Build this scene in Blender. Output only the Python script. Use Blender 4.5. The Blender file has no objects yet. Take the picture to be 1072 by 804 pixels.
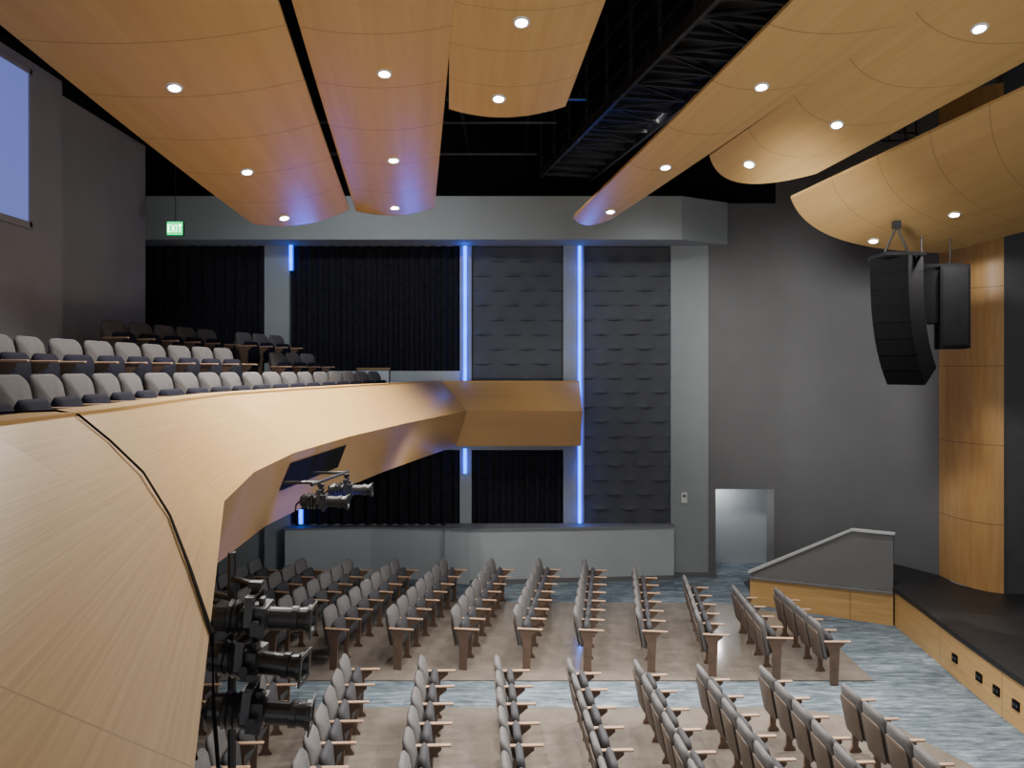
import bpy, math, random
from mathutils import Vector, Matrix
random.seed(4)
D=bpy.data; S=bpy.context.scene; COL=S.collection
V=Vector
# ------------------------------------------------------------------ materials
def newmat(name):
    m=D.materials.new(name); m.use_nodes=True
    nt=m.node_tree; b=nt.nodes["Principled BSDF"]
    return m,nt,b
def mat(name,col,rough=.6,metal=0,var=.12,scale=8,bump=0,bscale=60,spec=.5,coord='Object'):
    m,nt,b=newmat(name); N=nt.nodes; L=nt.links
    tc=N.new('ShaderNodeTexCoord'); no=N.new('ShaderNodeTexNoise'); no.inputs['Scale'].default_value=scale
    no.inputs['Detail'].default_value=4
    r=N.new('ShaderNodeValToRGB'); c=col
    r.color_ramp.elements[0].position=.3; r.color_ramp.elements[1].position=.7
    r.color_ramp.elements[0].color=(c[0]*(1-var),c[1]*(1-var),c[2]*(1-var),1)
    r.color_ramp.elements[1].color=(min(1,c[0]*(1+var)),min(1,c[1]*(1+var)),min(1,c[2]*(1+var)),1)
    L.new(tc.outputs[coord],no.inputs['Vector']); L.new(no.outputs['Fac'],r.inputs['Fac']); L.new(r.outputs['Color'],b.inputs['Base Color'])
    b.inputs['Roughness'].default_value=rough; b.inputs['Metallic'].default_value=metal
    b.inputs['Specular IOR Level'].default_value=spec
    if bump:
        n2=N.new('ShaderNodeTexNoise'); n2.inputs['Scale'].default_value=bscale
        bp=N.new('ShaderNodeBump'); bp.inputs['Strength'].default_value=bump; bp.inputs['Distance'].default_value=.01
        L.new(tc.outputs[coord],n2.inputs['Vector']); L.new(n2.outputs['Fac'],bp.inputs['Height']); L.new(bp.outputs['Normal'],b.inputs['Normal'])
    return m
def emit(name,col,st):
    m,nt,b=newmat(name)
    b.inputs['Base Color'].default_value=(*col,1); b.inputs['Emission Color'].default_value=(*col,1); b.inputs['Emission Strength'].default_value=st
    return m
def wood(name,c1,c2,gs=(1.2,30),rough=.38,nv=0,wv=.004,nu=0,wu=.004,dark=.35,spec=.5):
    """grain in UV space, optional dark joints every 1/nv of V and 1/nu of U"""
    m,nt,b=newmat(name); N=nt.nodes; L=nt.links
    tc=N.new('ShaderNodeTexCoord'); mp=N.new('ShaderNodeMapping'); mp.inputs['Scale'].default_value=(gs[0],gs[1],1)
    no=N.new('ShaderNodeTexNoise'); no.inputs['Scale'].default_value=1; no.inputs['Detail'].default_value=6; no.inputs['Roughness'].default_value=.65
    r=N.new('ShaderNodeValToRGB'); r.color_ramp.elements[0].position=.36; r.color_ramp.elements[1].position=.64
    r.color_ramp.elements[0].color=(*c1,1); r.color_ramp.elements[1].color=(*c2,1)
    L.new(tc.outputs['UV'],mp.inputs['Vector']); L.new(mp.outputs['Vector'],no.inputs['Vector']); L.new(no.outputs['Fac'],r.inputs['Fac'])
    out=r.outputs['Color']
    sp=N.new('ShaderNodeSeparateXYZ'); L.new(tc.outputs['UV'],sp.inputs[0])
    for ax,n,w in (('Y',nv,wv),('X',nu,wu)):
        if not n: continue
        a=N.new('ShaderNodeMath'); a.operation='MULTIPLY_ADD'; a.inputs[1].default_value=n; a.inputs[2].default_value=100.5
        f=N.new('ShaderNodeMath'); f.operation='FRACT'; s=N.new('ShaderNodeMath'); s.operation='SUBTRACT'; s.inputs[1].default_value=.5
        q=N.new('ShaderNodeMath'); q.operation='ABSOLUTE'; g=N.new('ShaderNodeMath'); g.operation='LESS_THAN'; g.inputs[1].default_value=w*n
        L.new(sp.outputs[ax],a.inputs[0]); L.new(a.outputs[0],f.inputs[0]); L.new(f.outputs[0],s.inputs[0]); L.new(s.outputs[0],q.inputs[0]); L.new(q.outputs[0],g.inputs[0])
        mx=N.new('ShaderNodeMix'); mx.data_type='RGBA'; mx.inputs[7].default_value=(c1[0]*dark,c1[1]*dark,c1[2]*dark,1)
        L.new(g.outputs[0],mx.inputs[0]); L.new(out,mx.inputs[6]); out=mx.outputs[2]
    L.new(out,b.inputs['Base Color']); b.inputs['Roughness'].default_value=rough; b.inputs['Specular IOR Level'].default_value=spec
    return m
M={}
M['cloud']=wood('maple_ceiling_panel',(.46,.285,.11),(.52,.335,.135),(9,2),.5,nv=9,wv=.0008,nu=0,dark=.65,spec=.3)
M['fascia']=wood('maple_fascia',(.46,.27,.085),(.57,.355,.13),(.5,100),.42,nu=.625,wu=.003,dark=.75,spec=.25)
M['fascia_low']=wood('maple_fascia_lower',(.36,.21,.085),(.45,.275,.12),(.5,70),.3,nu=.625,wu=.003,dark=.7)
M['colwood']=wood('maple_column',(.46,.25,.085),(.55,.32,.12),(8,1),.4,nv=.72,wv=.006)
M['stagewood']=wood('maple_stage_front',(.46,.28,.10),(.58,.36,.145),(1,20),.4,nu=.55,wu=.006)
M['grey']=mat('wall_paint_grey',(.27,.30,.31),.75,var=.03,scale=2)
M['greylight']=mat('wall_paint_pale_grey',(.38,.415,.44),.75,var=.03,scale=2)
M['greydark']=mat('wall_paint_charcoal',(.135,.138,.142),.75,var=.05,scale=1.5)
M['mauve']=mat('wall_paint_mauve_grey',(.25,.24,.27),.8,var=.05,scale=2,bump=.1)
M['black']=mat('matte_black',(.006,.006,.007),.9,var=.2,spec=.1)
M['metal']=mat('black_metal',(.018,.018,.02),.36,metal=.1,var=.2,spec=.6)
M['cab']=mat('matte_black_speaker_paint',(.006,.006,.007),.85,var=.1,spec=.05)
M['steel']=mat('grey_steel',(.08,.08,.085),.4,metal=.7,var=.1)
M['velvet']=mat('black_velvet',(.012,.012,.017),.9,var=.3,spec=.2)
M['stagewall']=mat('dark_grey_stage_wall',(.085,.088,.095),.8,var=.1,scale=2)
M['trim']=mat('pale_trim_paint',(.42,.44,.45),.6,var=.04)
M['captrim']=mat('dark_cap_trim',(.17,.18,.19),.6,var=.04)
M['acoustic']=mat('charcoal_acoustic_board',(.058,.064,.075),.7,var=.06,scale=3)
M['seatback']=mat('grey_upholstery',(.125,.12,.122),.85,var=.12,scale=60,bump=.3,bscale=220)
M['seatpad']=mat('dark_upholstery',(.045,.045,.053),.85,var=.2,scale=60,bump=.3,bscale=220)
M['seatback_b']=mat('taupe_grey_upholstery',(.10,.094,.096),.9,var=.12,scale=60,bump=.3,bscale=220,spec=.2)
M['seatpad_b']=mat('navy_black_upholstery',(.010,.010,.020),.9,var=.2,scale=60,bump=.3,bscale=220,spec=.15)
M['shell']=mat('brown_seat_shell',(.12,.09,.07),.6,var=.1,scale=12)
M['standard']=mat('brown_chair_panel',(.14,.088,.062),.5,var=.15,scale=10)
M['arm']=mat('maple_armrest',(.42,.27,.18),.4,var=.1,scale=15)
M['stagefloor']=mat('black_stage_paint',(.012,.012,.014),.5,var=.3,scale=6)
M['deck']=mat('balcony_carpet',(.03,.03,.035),.9,var=.3,scale=30)
M['led']=emit('blue_led',(.0,.30,1.0),3.6)
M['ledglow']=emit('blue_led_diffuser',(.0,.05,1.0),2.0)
M['lamp']=emit('downlight_lens',(1,.93,.82),40)
M['white']=mat('white_enamel',(.7,.7,.68),.4,var=.03)
M['glassblue']=emit('lit_blue_glass',(.16,.20,.60),.75)
M['green']=emit('exit_green',(.0,.8,.22),2.0)
M['letter']=emit('exit_letter_white',(.6,1,.75),4)
M['lens']=mat('dark_lens_glass',(.05,.06,.08),.08,var=.05)
gm,gnt,gb=newmat('clear_panel_glass'); gb.inputs['Base Color'].default_value=(.8,.85,.88,1); gb.inputs['Alpha'].default_value=.25; gb.inputs['Roughness'].default_value=.1; M['glass']=gm
def carpet_aisle():
    m,nt,b=newmat('streaked_blue_carpet'); N=nt.nodes; L=nt.links
    tc=N.new('ShaderNodeTexCoord'); mp=N.new('ShaderNodeMapping'); mp.inputs['Scale'].default_value=(1.3,7.0,1); mp.inputs['Rotation'].default_value=(0,0,.12)
    no=N.new('ShaderNodeTexNoise'); no.inputs['Scale'].default_value=2.2; no.inputs['Detail'].default_value=7; no.inputs['Roughness'].default_value=.72
    br=N.new('ShaderNodeTexBrick'); br.inputs['Scale'].default_value=1.0; br.inputs['Brick Width'].default_value=1.0; br.inputs['Row Height'].default_value=.25; br.inputs['Mortar Size'].default_value=0.0
    br.inputs['Color1'].default_value=(.65,.67,.7,1); br.inputs['Color2'].default_value=(1.15,1.15,1.15,1)
    r=N.new('ShaderNodeValToRGB'); e=r.color_ramp.elements
    e[0].position=.36; e[0].color=(.05,.068,.09,1); e[1].position=.66; e[1].color=(.27,.32,.36,1)
    x=r.color_ramp.elements.new(.5); x.color=(.115,.15,.182,1)
    mx=N.new('ShaderNodeMix'); mx.data_type='RGBA'; mx.blend_type='MULTIPLY'; mx.inputs[0].default_value=1
    L.new(tc.outputs['Object'],mp.inputs['Vector']); L.new(mp.outputs['Vector'],no.inputs['Vector']); L.new(no.outputs['Fac'],r.inputs['Fac'])
    L.new(tc.outputs['Object'],br.inputs['Vector']); L.new(r.outputs['Color'],mx.inputs[6]); L.new(br.outputs['Color'],mx.inputs[7]); L.new(mx.outputs[2],b.inputs['Base Color'])
    b.inputs['Roughness'].default_value=.9; return m
def carpet_brown():
    m,nt,b=newmat('taupe_polished_floor'); N=nt.nodes; L=nt.links
    tc=N.new('ShaderNodeTexCoord'); vo=N.new('ShaderNodeTexVoronoi'); vo.feature='DISTANCE_TO_EDGE'; vo.inputs['Scale'].default_value=4.5; vo.inputs['Randomness'].default_value=.5
    r=N.new('ShaderNodeValToRGB'); e=r.color_ramp.elements; e[0].position=.0; e[0].color=(.185,.158,.135,1); e[1].position=.12; e[1].color=(.20,.172,.148,1)
    no=N.new('ShaderNodeTexNoise'); no.inputs['Scale'].default_value=3; no.inputs['Detail'].default_value=5
    r2=N.new('ShaderNodeValToRGB'); r2.color_ramp.elements[0].color=(.6,.6,.6,1); r2.color_ramp.elements[1].color=(1.25,1.25,1.25,1)
    mx=N.new('ShaderNodeMix'); mx.data_type='RGBA'; mx.blend_type='MULTIPLY'; mx.inputs[0].default_value=1
    L.new(tc.outputs['Object'],vo.inputs['Vector']); L.new(tc.outputs['Object'],no.inputs['Vector']); L.new(vo.outputs['Distance'],r.inputs['Fac'])
    L.new(no.outputs['Fac'],r2.inputs['Fac']); L.new(r.outputs['Color'],mx.inputs[6]); L.new(r2.outputs['Color'],mx.inputs[7]); L.new(mx.outputs[2],b.inputs['Base Color'])
    b.inputs['Roughness'].default_value=.12; b.inputs['Specular IOR Level'].default_value=.9; return m
M['aisle']=carpet_aisle(); M['brown']=carpet_brown()
# ------------------------------------------------------------------ helpers
def tag(o,label=None,category=None,kind=None,group=None):
    if label:o['label']=label
    if category:o['category']=category
    if kind:o['kind']=kind
    if group:o['group']=group
    return o
def mo(name,vs,fs,m,parent=None,smooth=False,uv=None,**k):
    me=D.meshes.new(name); me.from_pydata([tuple(v) for v in vs],[],fs); me.update()
    if uv:
        l=me.uv_layers.new(name='UVMap')
        for lp in me.loops: l.data[lp.index].uv=uv[lp.vertex_index]
    if smooth:
        for p in me.polygons:p.use_smooth=True
    me.materials.append(m)
    o=D.objects.new(name,me); COL.objects.link(o)
    if parent:o.parent=parent
    return tag(o,**k)
def empty(name,loc=(0,0,0),**k):
    o=D.objects.new(name,None); o.location=loc; o.empty_display_size=.1; COL.objects.link(o); return tag(o,**k)
BF=[(0,3,2,1),(4,5,6,7),(0,1,5,4),(1,2,6,5),(2,3,7,6),(3,0,4,7)]
def boxvf(x0,x1,y0,y1,z0,z1):
    return [(x0,y0,z0),(x1,y0,z0),(x1,y1,z0),(x0,y1,z0),(x0,y0,z1),(x1,y0,z1),(x1,y1,z1),(x0,y1,z1)],BF
def boxes(name,bl,m,**k):
    vs=[];fs=[]
    for b in bl:
        v,f=boxvf(*b); n=len(vs); vs+=v; fs+=[tuple(i+n for i in q) for q in f]
    return mo(name,vs,fs,m,**k)
def box(name,x0,x1,y0,y1,z0,z1,m,**k): return boxes(name,[(x0,x1,y0,y1,z0,z1)],m,**k)
def prism(name,poly,z0,z1,m,**k):
    n=len(poly); vs=[(x,y,z0) for x,y in poly]+[(x,y,z1) for x,y in poly]
    fs=[tuple(range(n))[::-1],tuple(range(n,2*n))]+[(i,(i+1)%n,n+(i+1)%n,n+i) for i in range(n)]
    return mo(name,vs,fs,m,**k)
def tubevf(pts,r,n=8):
    pts=[V(p) for p in pts]; vs=[];fs=[]
    for i,p in enumerate(pts):
        a=pts[max(0,i-1)]; b=pts[min(len(pts)-1,i+1)]; t=(b-a).normalized()
        u=t.cross(V((0,0,1))); 
        if u.length<.05:u=t.cross(V((1,0,0)))
        u.normalize(); w=t.cross(u)
        for k in range(n):
            an=2*math.pi*k/n; vs.append(p+u*math.cos(an)*r+w*math.sin(an)*r)
    for i in range(len(pts)-1):
        for k in range(n):
            fs.append((i*n+k,i*n+(k+1)%n,(i+1)*n+(k+1)%n,(i+1)*n+k))
    fs.append(tuple(range(n))); fs.append(tuple(range((len(pts)-1)*n,len(pts)*n))[::-1])
    return vs,fs
def tubes(name,pl,r,m,n=8,**k):
    vs=[];fs=[]
    for pts in pl:
        v,f=tubevf(pts,r,n); o=len(vs); vs+=v; fs+=[tuple(i+o for i in q) for q in f]
    return mo(name,vs,fs,m,**k)
def lathe(name,prof,m,n=20,axis='X',**k):
    vs=[];fs=[]
    for a,r in prof:
        for j in range(n):
            t=2*math.pi*j/n; c,s=math.cos(t)*r,math.sin(t)*r
            vs.append((a,c,s) if axis=='X' else (c,s,a))
    for i in range(len(prof)-1):
        for j in range(n): fs.append((i*n+j,i*n+(j+1)%n,(i+1)*n+(j+1)%n,(i+1)*n+j))
    if prof[0][1]>.001: fs.append(tuple(range(n)))
    if prof[-1][1]>.001: fs.append(tuple(range((len(prof)-1)*n,len(prof)*n)))
    return mo(name,vs,fs,m,smooth=False,**k)
def mitre(pts,off):
    """offset an xy polyline to its left side"""
    out=[]
    for i,p in enumerate(pts):
        ns=[]
        if i>0: d=(V(p)-V(pts[i-1])).normalized(); ns.append(V((-d.y,d.x)))
        if i<len(pts)-1: d=(V(pts[i+1])-V(p)).normalized(); ns.append(V((-d.y,d.x)))
        if len(ns)==2: o=(ns[0]+ns[1])/(1+ns[0].dot(ns[1]))
        else: o=ns[0]
        out.append(V(p)+o*off)
    return out
def loft(name,pts,sec,m,closed=False,**k):
    """sweep a section (offset,z) along a plan polyline; facets kept flat"""
    vs=[];fs=[];uv=[]
    lines=[mitre(pts,o) for o,z in sec]
    n=len(pts)
    vv=[0]
    for j in range(1,len(sec)): vv.append(vv[-1]+math.hypot(sec[j][0]-sec[j-1][0],sec[j][1]-sec[j-1][1]))
    for j,(o,z) in enumerate(sec):
        for i in range(n): vs.append((lines[j][i].x,lines[j][i].y,z)); uv.append((i*1.6,vv[j]))
    J=len(sec)
    for j in range(J if closed else J-1):
        for i in range(n-1):
            a=j*n+i;b=a+1;c=((j+1)%J)*n+i+1;d=c-1; fs.append((a,b,c,d))
    if closed:
        fs.append(tuple(j*n for j in range(J))); fs.append(tuple(j*n+n-1 for j in range(J))[::-1])
    return mo(name,vs,fs,m,uv=uv,**k)
def panels(name,lo,hi,zl,zh,m,s0=0,s1=None,w0=0,w1=1,push=0,**k):
    """facetted cladding: one bilinear panel per segment between a low and a high plan line"""
    vs=[];fs=[];uv=[];K=8
    for i in range(s0,(s1 or len(lo)-1)):
        b=len(vs)
        for a in range(K+1):
            for c in range(K+1):
                t=a/K; w=w0+(w1-w0)*c/K
                p=V(lo[i]).lerp(V(lo[i+1]),t).lerp(V(hi[i]).lerp(V(hi[i+1]),t),w)
                vs.append((p.x+push,p.y,zl+(zh-zl)*w)); uv.append(((i+t)*1.6,w*.95))
        for a in range(K):
            for c in range(K):
                q=b+a*(K+1)+c; fs.append((q,q+K+1,q+K+2,q+1))
    return mo(name,vs,fs,m,uv=uv,smooth=True,**k)
def spot(name,loc,aim,energy,col,size=120,blend=.6,rad=.08,parent=None):
    l=D.lights.new(name,'SPOT'); l.energy=energy; l.color=col; l.spot_size=math.radians(size); l.spot_blend=blend; l.shadow_soft_size=rad
    o=D.objects.new(name,l); COL.objects.link(o); o.location=loc
    o.rotation_euler=(V(aim)-V(loc)).to_track_quat('-Z','Y').to_euler()
    if parent:o.parent=parent
    return o
FZ=-4.6; ST='structure'
# ------------------------------------------------------------------ room shell
box('floor',-9,15,-3,19,FZ-.2,FZ,M['aisle'],label='streaked blue grey aisle carpet',kind=ST)
mo('floor_seating_rear',[(x,y,FZ+.012) for x,y in [(-6.5,11.35),(5.35,11.35),(5.42,13.2),(5.3,14.3),(4.2,15.1),(-6.5,15.35)]],[(0,1,2,3,4,5)],M['brown'],label='taupe polished floor under the seating',kind=ST)
mo('floor_seating_front',[(x,y,FZ+.012) for x,y in [(-6.5,2),(5.9,2),(5.6,8.0),(5.3,9.0),(4.9,10.0),(3.8,10.45),(-6.5,10.45)]],[(0,1,2,3,4,5,6)],M['brown'],label='taupe polished floor under the seating',kind=ST)
box('ceiling',-9,15,-3,19,5.6,5.8,M['black'],label='black painted ceiling void',kind=ST)
box('wall_far',-8.3,4.36,17.3,17.6,FZ,3.7,M['grey'],label='grey painted side wall behind the drapes',kind=ST)
box('wall_far_upper',-8.3,9,17.3,17.6,3.7,5.6,M['black'],label='black wall above the bulkhead',kind=ST)
boxes('wall_far_doorway',[(4.36,4.53,17.1,17.6,FZ,3.7),(4.53,5.83,17.1,17.6,-2.66,3.7),(5.83,5.86,17.1,17.6,FZ,3.7)],M['greydark'],label='charcoal wall around an open doorway',kind=ST)
boxes('wall_niche',[(4.3,6.3,18.3,18.4,FZ,-2.4),(4.3,4.4,17.6,18.3,FZ,-2.4),(6.2,6.3,17.6,18.3,FZ,-2.4),(4.3,6.3,17.6,18.4,-2.5,-2.4)],M['greylight'],label='pale grey alcove wall behind the doorway',kind=ST)
wp=[(5.86,17.1),(6.05,17.095),(6.3,17.04),(6.6,16.88),(6.9,16.62),(7.2,16.28),(7.5,15.85),(7.8,15.35),(8.02,14.9),(8.2,14.45)]
vs=[];fs=[]
for x,y in wp: vs+=[(x,y,FZ),(x,y,5.6)]
for i in range(len(wp)-1): fs.append((2*i,2*i+2,2*i+3,2*i+1))
mo('wall_proscenium',vs,fs,M['greydark'],smooth=True,label='curving charcoal wall beside the stage',kind=ST)
box('wall_stage',8.56,15,13.4,13.6,FZ,5.6,M['stagewall'],label='dark grey wall at the stage opening',kind=ST)
box('wall_right',14.9,15.1,-3,13.5,FZ,5.6,M['black'],label='black wall behind the stage',kind=ST)
box('wall_back',-6.1,-5.85,2,10.0,-.2,3.75,M['mauve'],label='mauve grey rear wall with booth window',kind=ST)
box('wall_back_recess',-6.4,-6.15,10.0,12.9,-.2,3.75,M['mauve'],label='mauve grey recessed rear wall',kind=ST)
boxes('wall_back_upper',[(-6.3,-5.7,2,10.1,3.75,5.6),(-6.4,-6.0,10.1,12.95,3.75,5.6)],M['black'],label='black upper rear wall',kind=ST)
box('wall_left_recess',-8.4,-8.15,12.5,17.5,-.3,5.6,M['velvet'],label='black curtained wall of the recess',kind=ST)
box('wall_under_balcony',-6.9,-6.6,-1,17.4,FZ,-1.7,M['greydark'],label='charcoal wall under the balcony',kind=ST)
w=empty('window_1',(-5.85,0,0),label='tall blue lit control booth window',kind=ST)
box('window_pane',.015,.03,6.6,9.27,1.78,3.56,M['glassblue'],parent=w)
boxes('window_frame',[(0,.05,9.25,9.33,1.72,3.62),(0,.05,6.5,9.3,1.7,1.78),(0,.05,6.5,9.3,3.56,3.62),(0,.05,7.85,7.9,1.78,3.56)],M['mauve'],parent=w)
prism('wall_bulkhead',[(-8.15,17.3),(-8.15,16.3),(3.6,16.3),(4.75,16.95),(4.75,17.3)],2.76,3.68,M['grey'],label='grey painted bulkhead above the side wall',kind=ST)
n=1
for x0,x1,z0,z1 in [(-5.5,-4.95,FZ,2.76),(-1.16,-.9,FZ,2.76),(1.14,1.6,FZ,2.76),(3.53,4.36,FZ,2.76)]:
    box('trim_%d'%n,x0,x1,17.08,17.3,z0,z1,M['grey'],label='grey painted pilaster between wall panels',kind=ST); n+=1
box('trim_5',-4.95,-1.16,17.0,17.3,-.5,-.03,M['greylight'],label='pale grey sill under the upper drapes',kind=ST)
box('trim_6',-4.95,1.14,17.05,17.3,-1.78,-1.3,M['grey'],label='grey band behind the balcony',kind=ST)
prism('wall_low_recessed',[(-4.95,17.28),(-4.95,16.75),(-3.1,16.95),(-1.45,16.8),(-1.45,17.28)],FZ,-3.50,M['greylight'],label='mid grey knee wall in angled sections',kind=ST)
prism('wall_low',[(-1.45,17.07),(-1.45,16.6),(-.9,16.45),(3.55,16.85),(3.55,17.07)],FZ,-3.45,M['greylight'],label='mid grey knee wall in angled sections',kind=ST)
prism('trim_7',[(-4.97,17.07),(-4.97,16.72),(-3.1,16.92),(-1.47,16.77),(-1.47,17.07)],-3.50,-3.46,M['captrim'],label='thin dark cap on the knee wall',kind=ST)
prism('trim_8',[(-1.47,17.07),(-1.47,16.57),(-.9,16.42),(3.57,16.82),(3.57,17.07)],-3.45,-3.41,M['captrim'],label='thin dark cap on the knee wall',kind=ST)
prism('baseboard_far',[(-.9,16.44),(-.9,16.43),(3.55,16.83),(3.55,16.84)],FZ,FZ+.1,M['greydark'],label='dark rubber baseboard',kind=ST)
box('baseboard_doorway',3.55,4.53,17.05,17.08,FZ,FZ+.1,M['greydark'],label='dark rubber baseboard',kind=ST)
def curtain(x0,x1,y,z0,z1,lab):
    folds=int((x1-x0)/.24); nx=folds*8; vs=[];fs=[]; nz=5
    for j in range(nz+1):
        for i in range(nx+1):
            t=i/nx; vs.append((x0+(x1-x0)*t,y+.075*math.sin(2*math.pi*folds*t+.9*math.sin(9*t))*(.6+.4*j/nz),z1+(z0-z1)*j/nz))
    for j in range(nz):
        for i in range(nx): a=j*(nx+1)+i; fs.append((a,a+1,a+nx+2,a+nx+1))
    return mo('curtain',vs,fs,M['velvet'],smooth=True,label=lab,category='curtain')
curtain(-8.1,-5.5,17.15,-.15,2.76,'black floor length velvet curtain in the recess')
curtain(-4.93,-1.17,17.18,-.03,2.76,'wide black velvet curtain above the balcony')
curtain(-4.93,-1.17,17.18,-3.45,-1.6,'black velvet curtain behind the knee wall')
curtain(-.9,1.14,17.18,-3.45,-1.55,'black velvet curtain under the balcony end')
def acoustic(x0,x1,z0,z1,lab):
    nx=100; rh=.33; rows=int(round((z1-z0)/rh)); rh=(z1-z0)/rows; per=.66
    vs=[];fs=[];k=[0,.03,.12,.25,.45,.999]
    zs=[(r,q) for r in range(rows) for q in k]
    for r,q in zs:
        for i in range(nx+1):
            x=x0+(x1-x0)*i/nx
            d=.06*(.5-.5*math.cos(2*math.pi*(x/per+(.5 if r%2 else 0))))**1.6*(1-q)**3.2
            vs.append((x,17.19-d,z0+(r+q)*rh))
    for j in range(len(zs)-1):
        for i in range(nx): a=j*(nx+1)+i; fs.append((a,a+1,a+nx+2,a+nx+1))
    mo('acoustic_panel',vs,fs,M['acoustic'],label=lab,category='wall panel')
acoustic(-.9,1.14,-.2,2.74,'charcoal wave relief acoustic panel above the balcony')
acoustic(1.6,3.53,-3.44,2.74,'tall charcoal wave relief acoustic panel')
for x,z0,z1,l in [(-4.9,2.2,2.76,'short blue led strip'),(-1.04,-.3,2.74,'vertical blue led strip between drape and panel'),(-1.04,-2.3,-1.75,'short blue led strip under the balcony'),(1.5,-3.4,2.74,'tall vertical blue led strip'),(-4.68,-3.42,-3.1,'short blue led strip by the knee wall')]:
    e=empty('led_strip',(x,17.06,z0),label=l,category='led light',group='blue led wall strips')
    box('diffuser',-.024,.024,-.04,.0,0,z1-z0,M['led'],parent=e)
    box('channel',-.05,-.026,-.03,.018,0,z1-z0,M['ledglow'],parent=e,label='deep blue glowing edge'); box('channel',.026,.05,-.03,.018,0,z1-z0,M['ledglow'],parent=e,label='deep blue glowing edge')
    zz=.25
    while zz<z1-z0:
        l_=D.lights.new('led_glow','POINT'); l_.energy=1.8; l_.color=(.0,.10,1); l_.shadow_soft_size=.02
        lo=D.objects.new('led_glow',l_); COL.objects.link(lo); lo.parent=e; lo.location=(0,-.22,zz); zz+=.9
e=empty('wall_switch',(3.82,17.08,-2.83),label='small white wall control box',category='switch')
box('body',-.06,.06,-.04,0,-.12,.1,M['white'],parent=e); box('display',-.035,.035,-.045,-.04,0,.06,M['greydark'],parent=e)
# ------------------------------------------------------------------ stage
st=empty('stage',(6.8,12,FZ),label='raised black stage with curved wood front',category='stage')
fr=[(6.84,13.8),(6.72,12.6),(6.57,11.4),(6.46,10.2),(6.38,9),(6.33,7),(6.33,3)]
off=V((6.8,12,FZ))
fl=[(x-off.x,y-off.y) for x,y in fr]+[(14.8-off.x,3-off.y),(14.8-off.x,1.35),(1.72,1.35),(1.3,1.9),(1.28,2.6),(.95,3.3),(.45,4.1),(.06,2.0)]
prism('stage_floor',fl,.62,.70,M['stagefloor'],parent=st)
prf=[V((x-off.x+.03,y-off.y)) for x,y in fr]
vs=[];fs=[];uv=[];L=0
for i,p in enumerate(prf):
    if i:L+=(p-prf[i-1]).length
    vs+=[(p.x,p.y,.0),(p.x,p.y,.62)]; uv+=[(L,0),(L,.62)]
    if i: fs.append((2*i-2,2*i,2*i+1,2*i-1))
mo('stage_front',vs,fs,M['stagewood'],parent=st,uv=uv)
for y in (11.45,10.75,10.3,9.85):
    for a,b in zip(fr,fr[1:]):
        if b[1]<=y<=a[1]: t=(y-b[1])/(a[1]-b[1]); x=b[0]+(a[0]-b[0])*t
    e=empty('floor_outlet',(x+.03,y,FZ+.3),label='black power outlet plate on the stage front',category='outlet',group='stage front outlets')
    box('plate',-.02,0,-.07,.07,-.06,.06,M['black'],parent=e)
    for yy in (-.03,.03): box('socket',-.026,-.02,yy-.018,yy+.018,-.02,.02,M['steel'],parent=e)
A=V((4.67,15.1)); B=V((6.84,13.8)); dr=(B-A).normalized(); nn=V((-dr.y,dr.x))
pr=empty('ramp_parapet',(0,0,0),label='charcoal ramp wall with pale cap and wood base',category='low wall')
def slab(name,a,b,prof,th,m,o0=0,**k):
    n=len(prof);vs=[];uv=[]
    for s in (o0,o0+th):
        for t,z in prof: p=a+(b-a)*t+nn*s; vs.append((p.x,p.y,z)); uv.append((t*(b-a).length,z))
    fs=[tuple(range(n)),tuple(range(n,2*n))[::-1]]+[(i,i+n,(i+1)%n+n,(i+1)%n) for i in range(n)]
    return mo(name,vs,fs,m,uv=uv,**k)
slab('parapet_wall',A,B,[(0,-4.1),(1,-4.03),(1,-2.97),(.73,-2.97),(0,-4.0)],.12,M['greydark'],.02,parent=pr)
slab('wood_base',A,B,[(0,FZ),(1,FZ),(1,-4.03),(0,-4.1)],.16,M['stagewood'],0,parent=pr)
slab('cap',A,B,[(0,-4.0),(.73,-2.97),(1.01,-2.97),(1.01,-2.94),(.725,-2.94),(-.02,-3.975)],.16,M['trim'],-.01,parent=pr)
slab('ledge',A,B,[(0,-4.1),(1,-4.03),(1,-4.0),(0,-4.07)],.06,M['greydark'],-.04,parent=pr)
rp=empty('ramp',(0,0,0),label='sloping carpeted ramp up to the stage',category='ramp')
pts=[(4.85,15.2,FZ+.02),(6.8,14.05,-3.9),(7.2,16.1,-3.9),(6.0,16.95,-4.3),(5.0,16.6,FZ+.02)]
mo('ramp_surface',pts+[(x,y,FZ+.01) for x,y,z in pts],[(0,1,2,3,4),(9,8,7,6,5)]+[(i,i+5,(i+1)%5+5,(i+1)%5) for i in range(5)],M['deck'],parent=rp)
cp=[(8.12,14.62),(8.11,14.3),(8.15,13.98),(8.24,13.7),(8.37,13.5),(8.56,13.38)]
vs=[];fs=[];uv=[]
for i,(x,y) in enumerate(cp):
    for z in (-3.9,5.0): vs.append((x,y,z)); uv.append((i*.35,z+3.9+.2))
    if i: fs.append((2*i-2,2*i,2*i+1,2*i-1))
mo('proscenium_column',vs,fs,M['colwood'],uv=uv,smooth=True,label='tall curved maple veneer column beside the stage',category='column')
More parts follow.
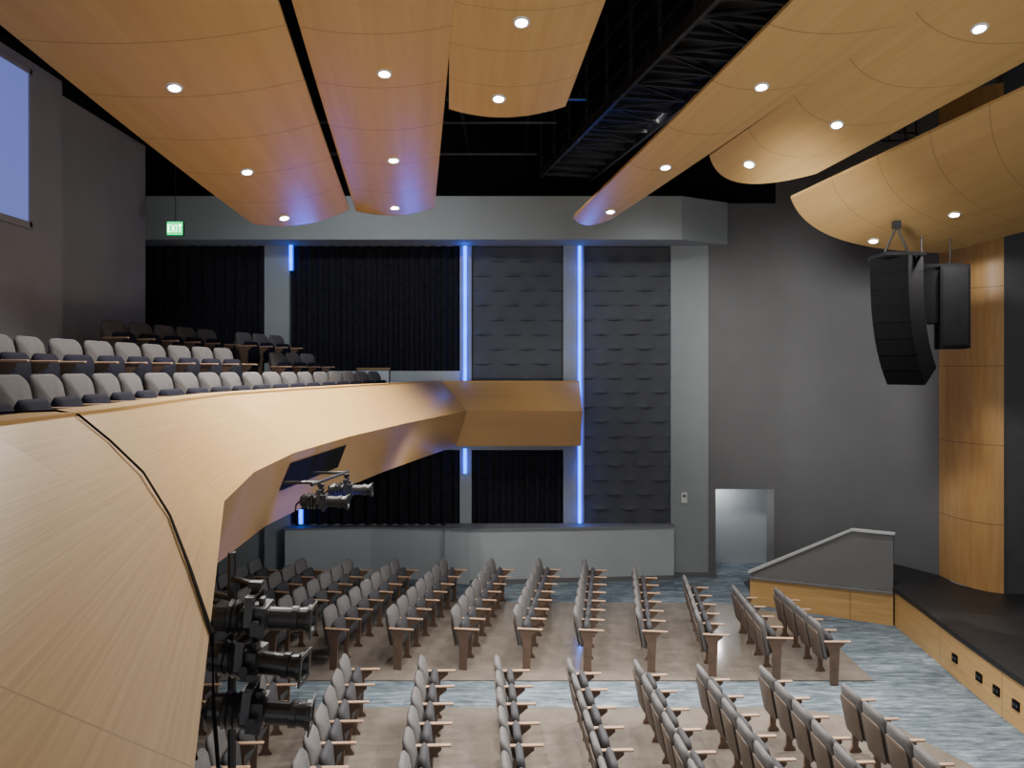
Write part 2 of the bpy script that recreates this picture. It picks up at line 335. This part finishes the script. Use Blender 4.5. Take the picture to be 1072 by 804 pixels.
# ------------------------------------------------------------------ balcony
C=[(.25,-1.0),(-.69,1.67),(-1.29,3.36),(-1.89,5.05),(-2.18,6.5),(-2.27,8.0),(-2.11,9.94),(-1.76,12.2),(-1.38,14.1),(-.95,16.1),(1.47,16.1)]
T=[tuple(p) for p in mitre(C,.7)]
T[0]=(-2.3,-1.2);T[1]=(-2.34,1.8);T[2]=(-2.42,3.5);T[3]=(-2.58,5.1);T[4]=(-2.82,6.6)
Bp=[tuple(p) for p in mitre(C,.3)]
TD=T[:9]+[(T[9][0]-.05,16.3),(T[9][0]+.12,17.05)]
bal=empty('balcony',(0,0,0),label='curving maple faced balcony with raked carpeted tiers',category='balcony')
panels('upper_fascia',C,T,-.865,-.26,M['fascia'],parent=bal,label='bright maple veneer sloping panels')
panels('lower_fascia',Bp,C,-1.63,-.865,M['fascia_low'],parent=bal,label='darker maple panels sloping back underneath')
panels('light_slot',Bp,C,-1.63,-.865,M['black'],s0=5,s1=6,w0=.48,w1=.86,push=.012,parent=bal,label='dark recess for stage lights')
loft('rail_cap',T,[(-.01,-.29),(-.01,-.245),(.26,-.245),(.26,-.29)],M['fascia'],closed=True,parent=bal)
loft('tiers',TD,[(.24,-.27),(.24,-.95),(1.25,-.95),(1.25,-.58),(2.15,-.58),(2.15,-.2),(5.2,-.2)],M['deck'],parent=bal)
poly=[(p[0],p[1],-1.63) for p in Bp]+[(1.47,17.05,-1.63),(-6.6,17.05,-1.63),(-6.6,-1,-1.63)]
mo('soffit',poly,[tuple(range(len(poly)))],M['greydark'],parent=bal)
# ------------------------------------------------------------------ chairs
def rslab(w,h,t,rt,rb,bev,curve,tilt,org):
    out=[]
    def arc(cy,cz,r,a0,a1,n=5):
        for i in range(n+1):
            a=math.radians(a0+(a1-a0)*i/n); out.append((cy+r*math.cos(a),cz+r*math.sin(a)))
    arc(w/2-rb,rb,rb,-90,0); arc(w/2-rt,h-rt,rt,0,90); arc(-w/2+rt,h-rt,rt,90,180); arc(-w/2+rb,rb,rb,180,270)
    n=len(out); vs=[];fs=[]
    R=Matrix.Rotation(tilt,3,'Y')
    for x,s in ((-t/2,bev),(-t/2+bev,0),(t/2-bev,0),(t/2,bev),(t/2+.012,.45*min(w,h))):
        for y,z in out:
            yy=y*(1-2*s/w); zz=h/2+(z-h/2)*(1-2*s/h)
            p=R@V((x+curve*(y/(w/2))**2,yy,zz)); vs.append(p+V(org))
    for j in range(4):
        for i in range(n): fs.append((j*n+i,j*n+(i+1)%n,(j+1)*n+(i+1)%n,(j+1)*n+i))
    fs.append(tuple(range(n))[::-1]); fs.append(tuple(range(4*n,5*n)))
    return vs,fs
def chair_parts(w,both,par,bm_,pm_):
    v,f=rslab(w-.06,.56,.065,.10,.06,.024,.02,-.20,(-.13,0,.33)); mo('backrest',v,f,bm_,parent=par,smooth=True)
    v,f=rslab(w-.10,.44,.02,.07,.05,.006,.02,-.20,(-.18,0,.32)); mo('back_shell',v,f,M['shell'],parent=par,smooth=True,label='brown rear shell')
    v,f=rslab(w-.09,.38,.08,.07,.05,.03,.0,-.10,(-.02,0,.33)); mo('seat',v,f,pm_,parent=par,smooth=True,label='dark folded up seat cushion')
    for s in ([1,-1] if both else [1]):
        y=s*w/2
        pr=[(-.10,0),(.04,0),(.04,.03),(.0,.08),(.02,.5),(.12,.58),(.12,.61),(-.14,.61),(-.14,.58),(-.07,.46),(-.07,.08),(-.10,.03)] if s==1 else [(-.09,0),(.03,0),(.03,.1),(.05,.53),(.12,.59),(.12,.61),(-.14,.61),(-.14,.57),(-.09,.44)]
        n=len(pr); vs=[(x,y-.016,z) for x,z in pr]+[(x,y+.016,z) for x,z in pr]
        mo('side_panel',vs,[tuple(range(n))[::-1],tuple(range(n,2*n))]+[(i,(i+1)%n,(i+1)%n+n,i+n) for i in range(n)],M['standard'],parent=par)
        a,b=boxvf(-.17,.22,y-.026,y+.026,.612,.636)
        o=mo('armrest',a,b,M['arm'],parent=par,label='pale maple armrest')
        bm=o.modifiers.new('b','BEVEL'); bm.width=.01; bm.segments=2
tmpl={}
def chair(loc,ang,w,both,label,group):
    key=(round(w,2),both)
    if key not in tmpl:
        e=empty('theater_chair',loc); bal_=w>.52
        chair_parts(w,both,e,M['seatback_b' if bal_ else 'seatback'],M['seatpad_b' if bal_ else 'seatpad']); tmpl[key]=e
    else:
        src=tmpl[key]; e=src.copy(); COL.objects.link(e)
        for c in src.children:
            k=c.copy(); k.parent=e; COL.objects.link(k)
    e.location=loc; e.rotation_euler=(0,0,ang); tag(e,label,'chair',group=group)
def row(p0,p1,w,label,group,z):
    p0=V(p0);p1=V(p1);d=(p1-p0);n=max(1,int(round(d.length/w))); d.normalize()
    ang=-math.atan2(d.x,d.y)
    for i in range(n):
        c=p0+d*((w+.004)*(i+.5)); chair((c.x,c.y,z),ang,w,i==0,label,group)
LB='grey upholstered folding theater chair on the main floor'
W=.5
RB=[((4.72,11.2),(4.72,13.25)),((3.93,11.35),(4.05,13.5)),((3.03,11.5),(3.38,14.2)),((2.14,11.65),(2.55,14.7)),((1.18,11.7),(1.66,15.2)),((.25,11.75),(.77,15.25)),((-.72,11.75),(-.16,15.25)),((-1.72,11.75),(-1.1,15.25)),((-2.7,11.75),(-2.05,15.25)),((-3.65,11.75),(-2.95,15.3)),((-4.6,11.75),(-3.85,15.3)),((-5.5,11.75),(-4.75,15.3))]
for a,b in RB: row(a,b,W,LB,'rear floor chairs',FZ+.012)
NB=[(4.15,9.2),(3.35,9.75),(2.57,9.8),(1.8,9.95),(.95,10.0),(.02,10.1),(-.96,10.1),(-1.97,10.15),(-2.95,10.15),(-3.9,10.15)]
for x,y in NB: row((x+.17,y-7*W),(x,y),W,'grey upholstered folding chair near the stage aisle' if x>4 else LB,'front floor chairs',FZ+.012)
def walk(off,y0,y1,z,label):
    pl=mitre(TD,off-.7); w=.57
    dist=[0]
    for a,b in zip(pl,pl[1:]): dist.append(dist[-1]+(b-a).length)
    t=w/2; first=True
    while t<dist[-1]:
        for i in range(len(pl)-1):
            if dist[i]<=t<=dist[i+1]:
                d=(pl[i+1]-pl[i]).normalized(); p=pl[i]+d*(t-dist[i]); break
        if y0<=p.y<=y1:
            chair((p.x,p.y,z+.004),-math.atan2(d.x,d.y),w,first,label,'balcony chairs'); first=False
        t+=w+.012
LC='taupe grey folding theater chair with navy seat on the balcony'
walk(1.40,3.6,15.6,-.92,LC)
walk(2.40,4.9,12.3,-.55,LC); walk(2.40,13.3,15.2,-.58,LC)
walk(3.28,10.3,13.0,-.2,'taupe grey folding chair in the back balcony row'); walk(3.28,14.0,15.6,-.2,'taupe grey folding chair in the back balcony row')
walk(4.2,13.2,14.6,-.2,'taupe grey folding chair in the back balcony row')
e=empty('glass_partition',(-2.9,16.1,-.58),label='low clear panel with thin wood rail at the aisle',category='partition')
box('pane',-.33,.33,-.01,.01,.03,.58,M['glass'],parent=e); box('rail',-.35,.35,-.025,.025,.58,.62,M['fascia_low'],parent=e)
for sx in (-.34,.34): box('post',sx-.015,sx+.015,-.02,.02,0,.58,M['steel'],parent=e)
# ------------------------------------------------------------------ ceiling clouds
def cpt(P,u,v):
    FL,FR,NL,NR,sag,rnd,bow=P
    vv=v-rnd*4*u*(1-u)*(1-v)
    a=V(FL).lerp(V(FR),u); b=V(NL).lerp(V(NR),u); p=a.lerp(b,vv)
    p.z-=sag*4*u*(1-u)+bow*4*v*(1-v)
    return p
CL=[
 (((-4.04,12,2.27),(-2.65,12.5,2.6),(-5.5,4,4.2),(-2.0,4,4.37),.05,.02,.10),[(.42,.466),(.41,.23),(.36,.04)]),
 (((-2.62,12.9,2.66),(-1.31,13,2.73),(-1.86,4,4.4),(-.08,4,4.4),.045,.015,.08),[(.53,.477),(.54,.237),(.5,.04)]),
 (((-.78,9.5,3.22),(.66,9.5,3.25),(-.3,4,4.6),(1.5,4,4.6),.04,.025,0),[(.48,.303),(.41,.07)]),
 (((1.03,13,2.57),(1.68,13,2.54),(4.0,4,4.5),(5.85,4,4.5),.04,.02,.05),[(.5,.452),(.57,.234),(.63,.063)]),
 (((2.9,11.3,3.14),(4.35,11,2.80),(5.85,4,4.62),(8.3,5,4.75),.06,.06,.03),[(.42,.47),(.5,.22),(.35,.06)]),
 (((4.35,12,2.67),(7.25,13,1.97),(7.6,6,3.88),(9.8,9.5,2.6),.09,.08,0),[(.6,.27),(.6,.04)]),
]
for P,lights in CL:
    nu,nv=24,40; vs=[];fs=[];uv=[]
    for k in (0,1):
        for j in range(nv+1):
            for i in range(nu+1):
                p=cpt(P,i/nu,j/nv); vs.append(p+V((0,0,.04*k))); uv.append((i/nu,j/nv))
    q=(nu+1)*(nv+1)
    for j in range(nv):
        for i in range(nu):
            a=j*(nu+1)+i; fs.append((a,a+nu+1,a+nu+2,a+1)); fs.append((q+a,q+a+1,q+a+nu+2,q+a+nu+1))
    for j in range(nv):
        a=j*(nu+1); b=a+nu; fs.append((a,q+a,q+a+nu+1,a+nu+1)); fs.append((b,b+nu+1,q+b+nu+1,q+b))
    for i in range(nu):
        a=i; b=nv*(nu+1)+i; fs.append((a,a+1,q+a+1,q+a)); fs.append((b,q+b,q+b+1,b+1))
    cl=mo('ceiling_cloud',vs,fs,M['cloud'],uv=uv,smooth=True,label='curved suspended maple ceiling panel with downlights',category='ceiling panel',group='suspended ceiling panels')
    cl.data.set_sharp_from_angle(angle=math.radians(40))
    for u,v in lights:
        p=cpt(P,u,v); du=cpt(P,u+.02,v)-p; dv=cpt(P,u,v+.02)-p; nrm=du.cross(dv).normalized()
        if nrm.z>0:nrm=-nrm
        e=empty('downlight',p,label='round recessed downlight glowing warm white',category='light',group='ceiling downlights')
        e.rotation_mode='QUATERNION'; e.rotation_quaternion=nrm.to_track_quat('-Z','Y')
        lathe('lens',[(-.008,0.0),(-.008,.06)],M['lamp'],axis='Z',parent=e)
        lathe('trim_ring',[(.0,.062),(-.016,.064),(-.018,.08),(.0,.09)],M['white'],axis='Z',parent=e)
        spot('bulb',(0,0,-.04),(0,0,-1.04),800,(1,.95,.87),114,.9,.07,parent=e)
# ------------------------------------------------------------------ catwalk & grid
cw=empty('catwalk',(0,0,0),label='black steel lighting catwalk with railings in the void',category='catwalk')
a=V((1.15,16.2,4.1)); b=V((3.1,7.0,4.1)); d=(b-a).normalized(); sd=V((-d.y,d.x,0))
vs=[];fs=[]
def beam(p,q,w,h):
    p=V(p);q=V(q);t=(q-p).normalized(); s=t.cross(V((0,0,1)))
    if s.length<.05: s=V((1,0,0))
    s=s.normalized()*w/2; u=s.cross(t).normalized()*h/2
    n=len(vs)
    for c in (p,q):
        for x,y in ((-1,-1),(1,-1),(1,1),(-1,1)): vs.append(c+s*x+u*y)
    fs.extend([tuple(i+n for i in f) for f in [(0,1,2,3),(7,6,5,4),(0,4,5,1),(1,5,6,2),(2,6,7,3),(3,7,4,0)]])
for s in (-.55,.55): beam(a+sd*s,b+sd*s,.06,.16)
n=18
for i in range(n+1):
    p=a.lerp(b,i/n); beam(p-sd*.55,p+sd*.55,.05,.06)
mo('deck_frame',vs,fs,M['steel'],parent=cw)
vs=[];fs=[]
for i in range(n):
    p=a.lerp(b,i/n); q=a.lerp(b,(i+1)/n); s=.5 if i%2 else -.5; beam(p+sd*s,q-sd*s,.03,.03)
mo('cross_bracing',vs,fs,M['steel'],parent=cw)
vs=[];fs=[]; beam(a+V((0,0,.07)),b+V((0,0,.07)),1.0,.02); mo('deck_plate',vs,fs,M['metal'],parent=cw)
vs=[];fs=[]
for s in (-.55,.55):
    for h in (.35,.7,1.05): beam(a+sd*s+V((0,0,h)),b+sd*s+V((0,0,h)),.04,.04)
    for i in range(0,n+1,2):
        p=a.lerp(b,i/n)+sd*s; beam(p,p+V((0,0,1.45)),.05,.05)
mo('railing',vs,fs,M['metal'],parent=cw)
for k,(p,q) in enumerate([((-6,15.5,4.35),(.5,15.5,4.35)),((-6,14,4.5),(.8,14,4.5)),((-1.6,12.5,4.4),(1.2,12.5,4.4)),((-.9,11,4.6),(-.9,17,4.6)),((.3,10,4.7),(.3,17,4.7)),((3.3,15.8,4.2),(4.4,8,4.2))]):
    tubes('lighting_pipe',[[p,q]],.03,M['metal'],label='dark steel rigging pipe in the ceiling void',category='pipe',group='ceiling rigging pipes')
e=empty('rigging_cage',(5.45,10.9,3.3),label='black steel rigging frame in the ceiling gap',category='rigging')
pl=[]
for i in range(8):
    t=i*math.pi/4; pl.append([(.28*math.cos(t),.2*math.sin(t),0),(.28*math.cos(t),.2*math.sin(t),.42)])
for z in (0,.42): pl.append([(.28*math.cos(t*math.pi/8),.2*math.sin(t*math.pi/8),z) for t in range(17)])
tubes('frame',pl,.012,M['steel'],n=6,parent=e)
tubes('hanger',[[(0,0,.42),(0,0,2.25)]],.02,M['metal'],parent=e); tubes('crossbar',[[(-.28,0,.42),(.28,0,.42)]],.02,M['metal'],parent=e)
# ------------------------------------------------------------------ speakers
la=empty('line_array_speaker',(5.95,11.9,1.80),label='black curved line array loudspeaker hung on chains',category='speaker')
yaw=math.radians(215); Rz=Matrix.Rotation(yaw,3,'Z')
pos=V((0,0,-.08)); ang=0
for i in range(8):
    hgt=.24; w0=.60; ang=math.radians([0,2,5,9,14,20,27,34][i])
    R=Rz@Matrix.Rotation(ang,3,'Y')
    dn=R@V((0,0,-1)); c=pos+dn*hgt/2
    prof=[(.22,-.13),(.22,.125),(-.22,.125),(-.22,-.10)]
    vs=[];
    for y in (-w0/2,w0/2):
        for x,z in prof: vs.append(c+R@V((x,y,z)))
    mo('cabinet',vs,[(0,1,2,3),(7,6,5,4),(0,4,5,1),(1,5,6,2),(2,6,7,3),(3,7,4,0)],M['cab'],parent=la)
    vs=[]
    for y,z in ((-.295,-.125),(.295,-.125),(.295,.12),(-.295,.12)): vs.append(c+R@V((.226,y,z)))
    mo('grille',vs,[(0,1,2,3)],M['cab'],parent=la)
    pos=pos+dn*(hgt)
for q in [(-.3,.3,-.3,-.25,-.07,-.02),(-.3,.3,.25,.3,-.07,-.02),(-.3,-.25,-.25,.25,-.07,-.02),(.25,.3,-.25,.25,-.07,-.02)]: box('fly_bar',*q,M['metal'],parent=la)
for c in [[(-.2,0,-.03),(0,0,.42)],[(.2,0,-.03),(0,0,.42)]]: tubes('chain',[c],.018,M['metal'],n=6,parent=la)
box('hoist',-.05,.05,-.05,.05,.38,.5,M['metal'],parent=la)
sp=empty('loudspeaker_cabinet',(6.80,12.2,1.68),label='large rectangular black loudspeaker hung beside the array',category='speaker')
Rz2=Matrix.Rotation(math.radians(-20),4,'Z')
def rb(name,x0,x1,y0,y1,z0,z1,m,par):
    o=box(name,x0,x1,y0,y1,z0,z1,m,parent=par); o.data.transform(Rz2); return o
rb('cabinet',-.05,.36,-.3,.3,-1.35,-.06,M['cab'],sp); rb('grille',-.02,.33,-.31,-.3,-1.3,-.1,M['black'],sp); rb('side_cabinet',-.5,-.06,-.2,.2,-.95,-.12,M['cab'],sp)
rb('bracket',-.45,.3,-.03,.03,-.06,0,M['metal'],sp)
for c in [[(.15,0,0),(.15,0,.4)],[(-.3,0,0),(-.3,0,.45)]]: tubes('hanging_cable',[c],.012,M['metal'],n=6,parent=sp)
# ------------------------------------------------------------------ exit sign
ex=empty('exit_sign',(-5.25,12,2.2),label='green lit hanging EXIT sign',category='sign')
ex.scale=(.78,.78,.9)
box('housing',-.16,.16,-.03,.03,-.12,.12,M['black'],parent=ex)
box('face',-.155,.155,-.036,-.03,-.115,.115,M['green'],parent=ex)
def stroke(p,q,w=.022):
    p=V(p);q=V(q);d=(q-p).normalized();n=V((-d.y,d.x))*w/2
    return [(c.x,-.04,c.y) for c in (p-n,q-n,q+n,p+n)]
H=.065
GL=[[((-.135,-H),(-.135,H)),((-.135,H-.01),(-.085,H-.01)),((-.135,0),(-.09,0)),((-.135,-H+.01),(-.085,-H+.01))],
    [((-.065,-H),(.005,H)),((-.065,H),(.005,-H))],
    [((.037,-H),(.037,H))],
    [((.07,H-.01),(.14,H-.01)),((.105,-H),(.105,H))]]
for ss in GL:
    vs=[];fs=[]
    for p,q in ss: n0=len(vs); vs+=stroke(p,q); fs.append((n0,n0+1,n0+2,n0+3))
    mo('letter',vs,fs,M['letter'],parent=ex,label='pale lit letter')
tubes('hanging_rod',[[(0,0,.13),(0,0,3.4)]],.008,M['metal'],n=6,parent=ex)
# ------------------------------------------------------------------ stage lights
def fixture(loc,yawd,pitch,lab,s=1.0):
    e=empty('stage_spotlight',loc,label=lab,category='stage light',group='balcony rail stage lights')
    e.rotation_euler=(0,math.radians(pitch),math.radians(yawd)); e.scale=(s,s,s)
    lathe('body',[(-.30,.0),(-.30,.06),(-.27,.09),(-.20,.095),(-.19,.112),(-.17,.095),(-.15,.112),(-.13,.095),(-.11,.112),(-.09,.095),(-.05,.108),(.0,.09)],M['metal'],parent=e)
    box('shutter_housing',-.04,.05,-.105,.105,-.09,.09,M['metal'],parent=e)
    lathe('lens_tube',[(.05,.082),(.06,.07),(.2,.07),(.2,.082),(.24,.082),(.24,.07),(.30,.078),(.30,.092),(.33,.092),(.33,.07),(.29,.06)],M['metal'],parent=e)
    lathe('lens',[(.285,.0),(.29,.066)],M['lens'],parent=e)
    boxes('color_frame',[(.325,.335,-.095,.095,.07,.095),(.325,.335,-.095,.095,-.095,-.07),(.325,.335,-.095,-.07,-.07,.07),(.325,.335,.07,.095,-.07,.07)],M['metal'],parent=e)
    boxes('yoke',[(-.07,-.02,-.14,-.125,-.02,.15),(-.07,-.02,.125,.14,-.02,.15),(-.07,-.02,-.14,.14,.15,.165)],M['steel'],parent=e)
    boxes('clamp',[(-.065,-.015,-.02,.02,.165,.19),(-.08,.0,-.03,.03,.19,.23)],M['metal'],parent=e)
    lathe('yoke_knob',[(-.165,.0),(-.165,.03),(-.14,.03)],M['metal'],n=10,parent=e).data.transform(Matrix.Rotation(math.radians(90),4,'Z'))
    tubes('power_lead',[[(-.3,0,0),(-.36,.02,-.06),(-.38,.04,-.2),(-.34,.06,-.34)]],.012,M['black'],n=6,parent=e)
    for q in [(-.01,.02,-.03,.03,.09,.13),(-.01,.02,-.03,.03,-.13,-.09)]: box('shutter',*q,M['steel'],parent=e)
g='black ellipsoidal stage spotlight clamped to a vertical pipe'
for x,y,z,yw,pt in [(-1.60,4.9,-1.58,3,3),(-1.63,4.85,-1.84,-4,5),(-1.56,4.7,-2.09,6,6)]:
    fixture((x,y,z),yw,pt,g,1.0)
tubes('lighting_pipe',[[(-1.84,5.05,-1.2),(-1.84,5.05,-2.9)]],.028,M['metal'],label='vertical pipe carrying stage lights beside the balcony',category='pipe')
for q in [[(-2.15,5.25,-1.5),(-1.84,5.05,-1.5)],[(-1.84,5.05,-1.37),(-1.64,4.9,-1.37)],[(-1.84,5.05,-1.63),(-1.67,4.85,-1.63)],[(-1.84,5.05,-1.88),(-1.60,4.72,-1.88)]]:
    tubes('pipe_bracket',[q],.022,M['metal'],label='black steel arm on the stage light pipe',category='bracket')
g2='black ellipsoidal stage spotlight hanging from the balcony front'
fixture((-1.95,7.95,-1.36),2,2,g2,.78); fixture((-1.84,8.7,-1.36),4,0,g2,.78)
tubes('lighting_pipe',[[(-2.02,7.75,-1.16),(-1.90,8.9,-1.18)]],.018,M['metal'],label='short horizontal pipe under the balcony front',category='pipe')
for q in [[(-2.36,7.9,-1.16),(-2.0,7.9,-1.16)],[(-2.3,8.8,-1.18),(-1.92,8.8,-1.18)]]: tubes('pipe_bracket',[q],.016,M['metal'],label='steel arm fixed to the balcony front',category='bracket')
pts=[(-3.1,3.75,-.235),(-2.8,4.2,-.235),(-2.62,4.42,-.235),(-2.49,4.42,-.26),(-2.28,4.36,-.40),(-2.0,4.17,-.555),(-1.66,3.73,-.705),(-1.31,3.12,-.795),(-.975,2.5,-.86),(-.97,2.5,-1.1),(-1.05,2.8,-1.7)]
tubes('cable',[pts],.007,M['black'],n=6,label='thin black cable draped over the balcony front',category='cable')
# ------------------------------------------------------------------ lamps and added fill spots
spot('blue_uplight',(-3.4,13.4,1.7),(-3.3,12.0,2.6),110,(.0,.08,1),75)
spot('blue_uplight',(-1.7,13.6,1.9),(-1.7,12.2,2.9),90,(.0,.08,1),65)
spot('blue_uplight',(1.3,14,1.7),(1.4,12.8,2.6),80,(.0,.10,1),75)
spot('blue_uplight',(-1.5,8.4,-2.3),(-2.35,8.6,-1.3),120,(.03,.05,1),60)
spot('blue_uplight',(-1.0,12.5,-2.6),(-1.9,12.6,-1.3),70,(.03,.06,1),50)
spot('blue_uplight',(-1.3,6.2,-2.4),(-2.2,6.5,-1.3),60,(.03,.05,1),60)
spot('blue_uplight',(1.47,16.9,-.05),(.9,16.1,-.7),8,(.02,.12,1),110)
spot('balcony_wash',(1.2,11.5,3.6),(.2,16.1,-.8),260,(1,.95,.87),40,1,.1)
spot('ceiling_fill',(5.0,3.0,-3.4),(.5,9.5,3.4),750,(1,.98,.95),85,.8,.4)  # unseen spot added as bounce fill for the cloud undersides
spot('ceiling_fill',(4.5,6.0,-3.4),(5.5,10.5,3.4),150,(1,.98,.95),80,.8,.4)  # weaker added fill, lifts the clouds on the stage side
spot('wall_wash',(3.0,9.0,2.6),(7.2,16.0,.2),1800,(1,.97,.93),62,1,.5)
spot('wall_wash',(2.5,12.5,4.3),(3.0,17.2,-1.5),900,(1,.97,.95),75,1,.3)  # added fill spot without a fixture, brightens the far wall
spot('wall_wash',(-3.0,10.5,4.6),(-2.5,17.2,0),800,(.9,.95,1),80,1,.3)  # second unseen fill, lifts the far wall above the balcony
spot('wall_wash',(-1.5,13.0,-1.9),(-4.6,13.6,-4.2),150,(1,.96,.9),120,1,.2)
spot('wall_wash',(-1.0,12.0,-1.2),(-2.5,17.0,-4.0),160,(1,.98,.95),90,1,.2)
l=D.lights.new('alcove_lamp','POINT'); l.energy=26; l.color=(1,.98,.95); l.shadow_soft_size=.1; o=D.objects.new('alcove_lamp',l); o.location=(4.75,17.85,-2.75); COL.objects.link(o)
w=D.worlds.new('World'); S.world=w; w.use_nodes=True
w.node_tree.nodes['Background'].inputs[0].default_value=(.97,.98,1,1); w.node_tree.nodes['Background'].inputs[1].default_value=.9
# ------------------------------------------------------------------ camera
cam=D.cameras.new('camera'); co=D.objects.new('camera',cam); COL.objects.link(co); S.camera=co
cam.sensor_width=36; cam.lens=805/1072*36; cam.shift_y=-15/1072; co.rotation_euler=(math.pi/2,0,0); cam.clip_start=.05
for o in D.objects:
    if o.parent is None: o.location.z+=4.6
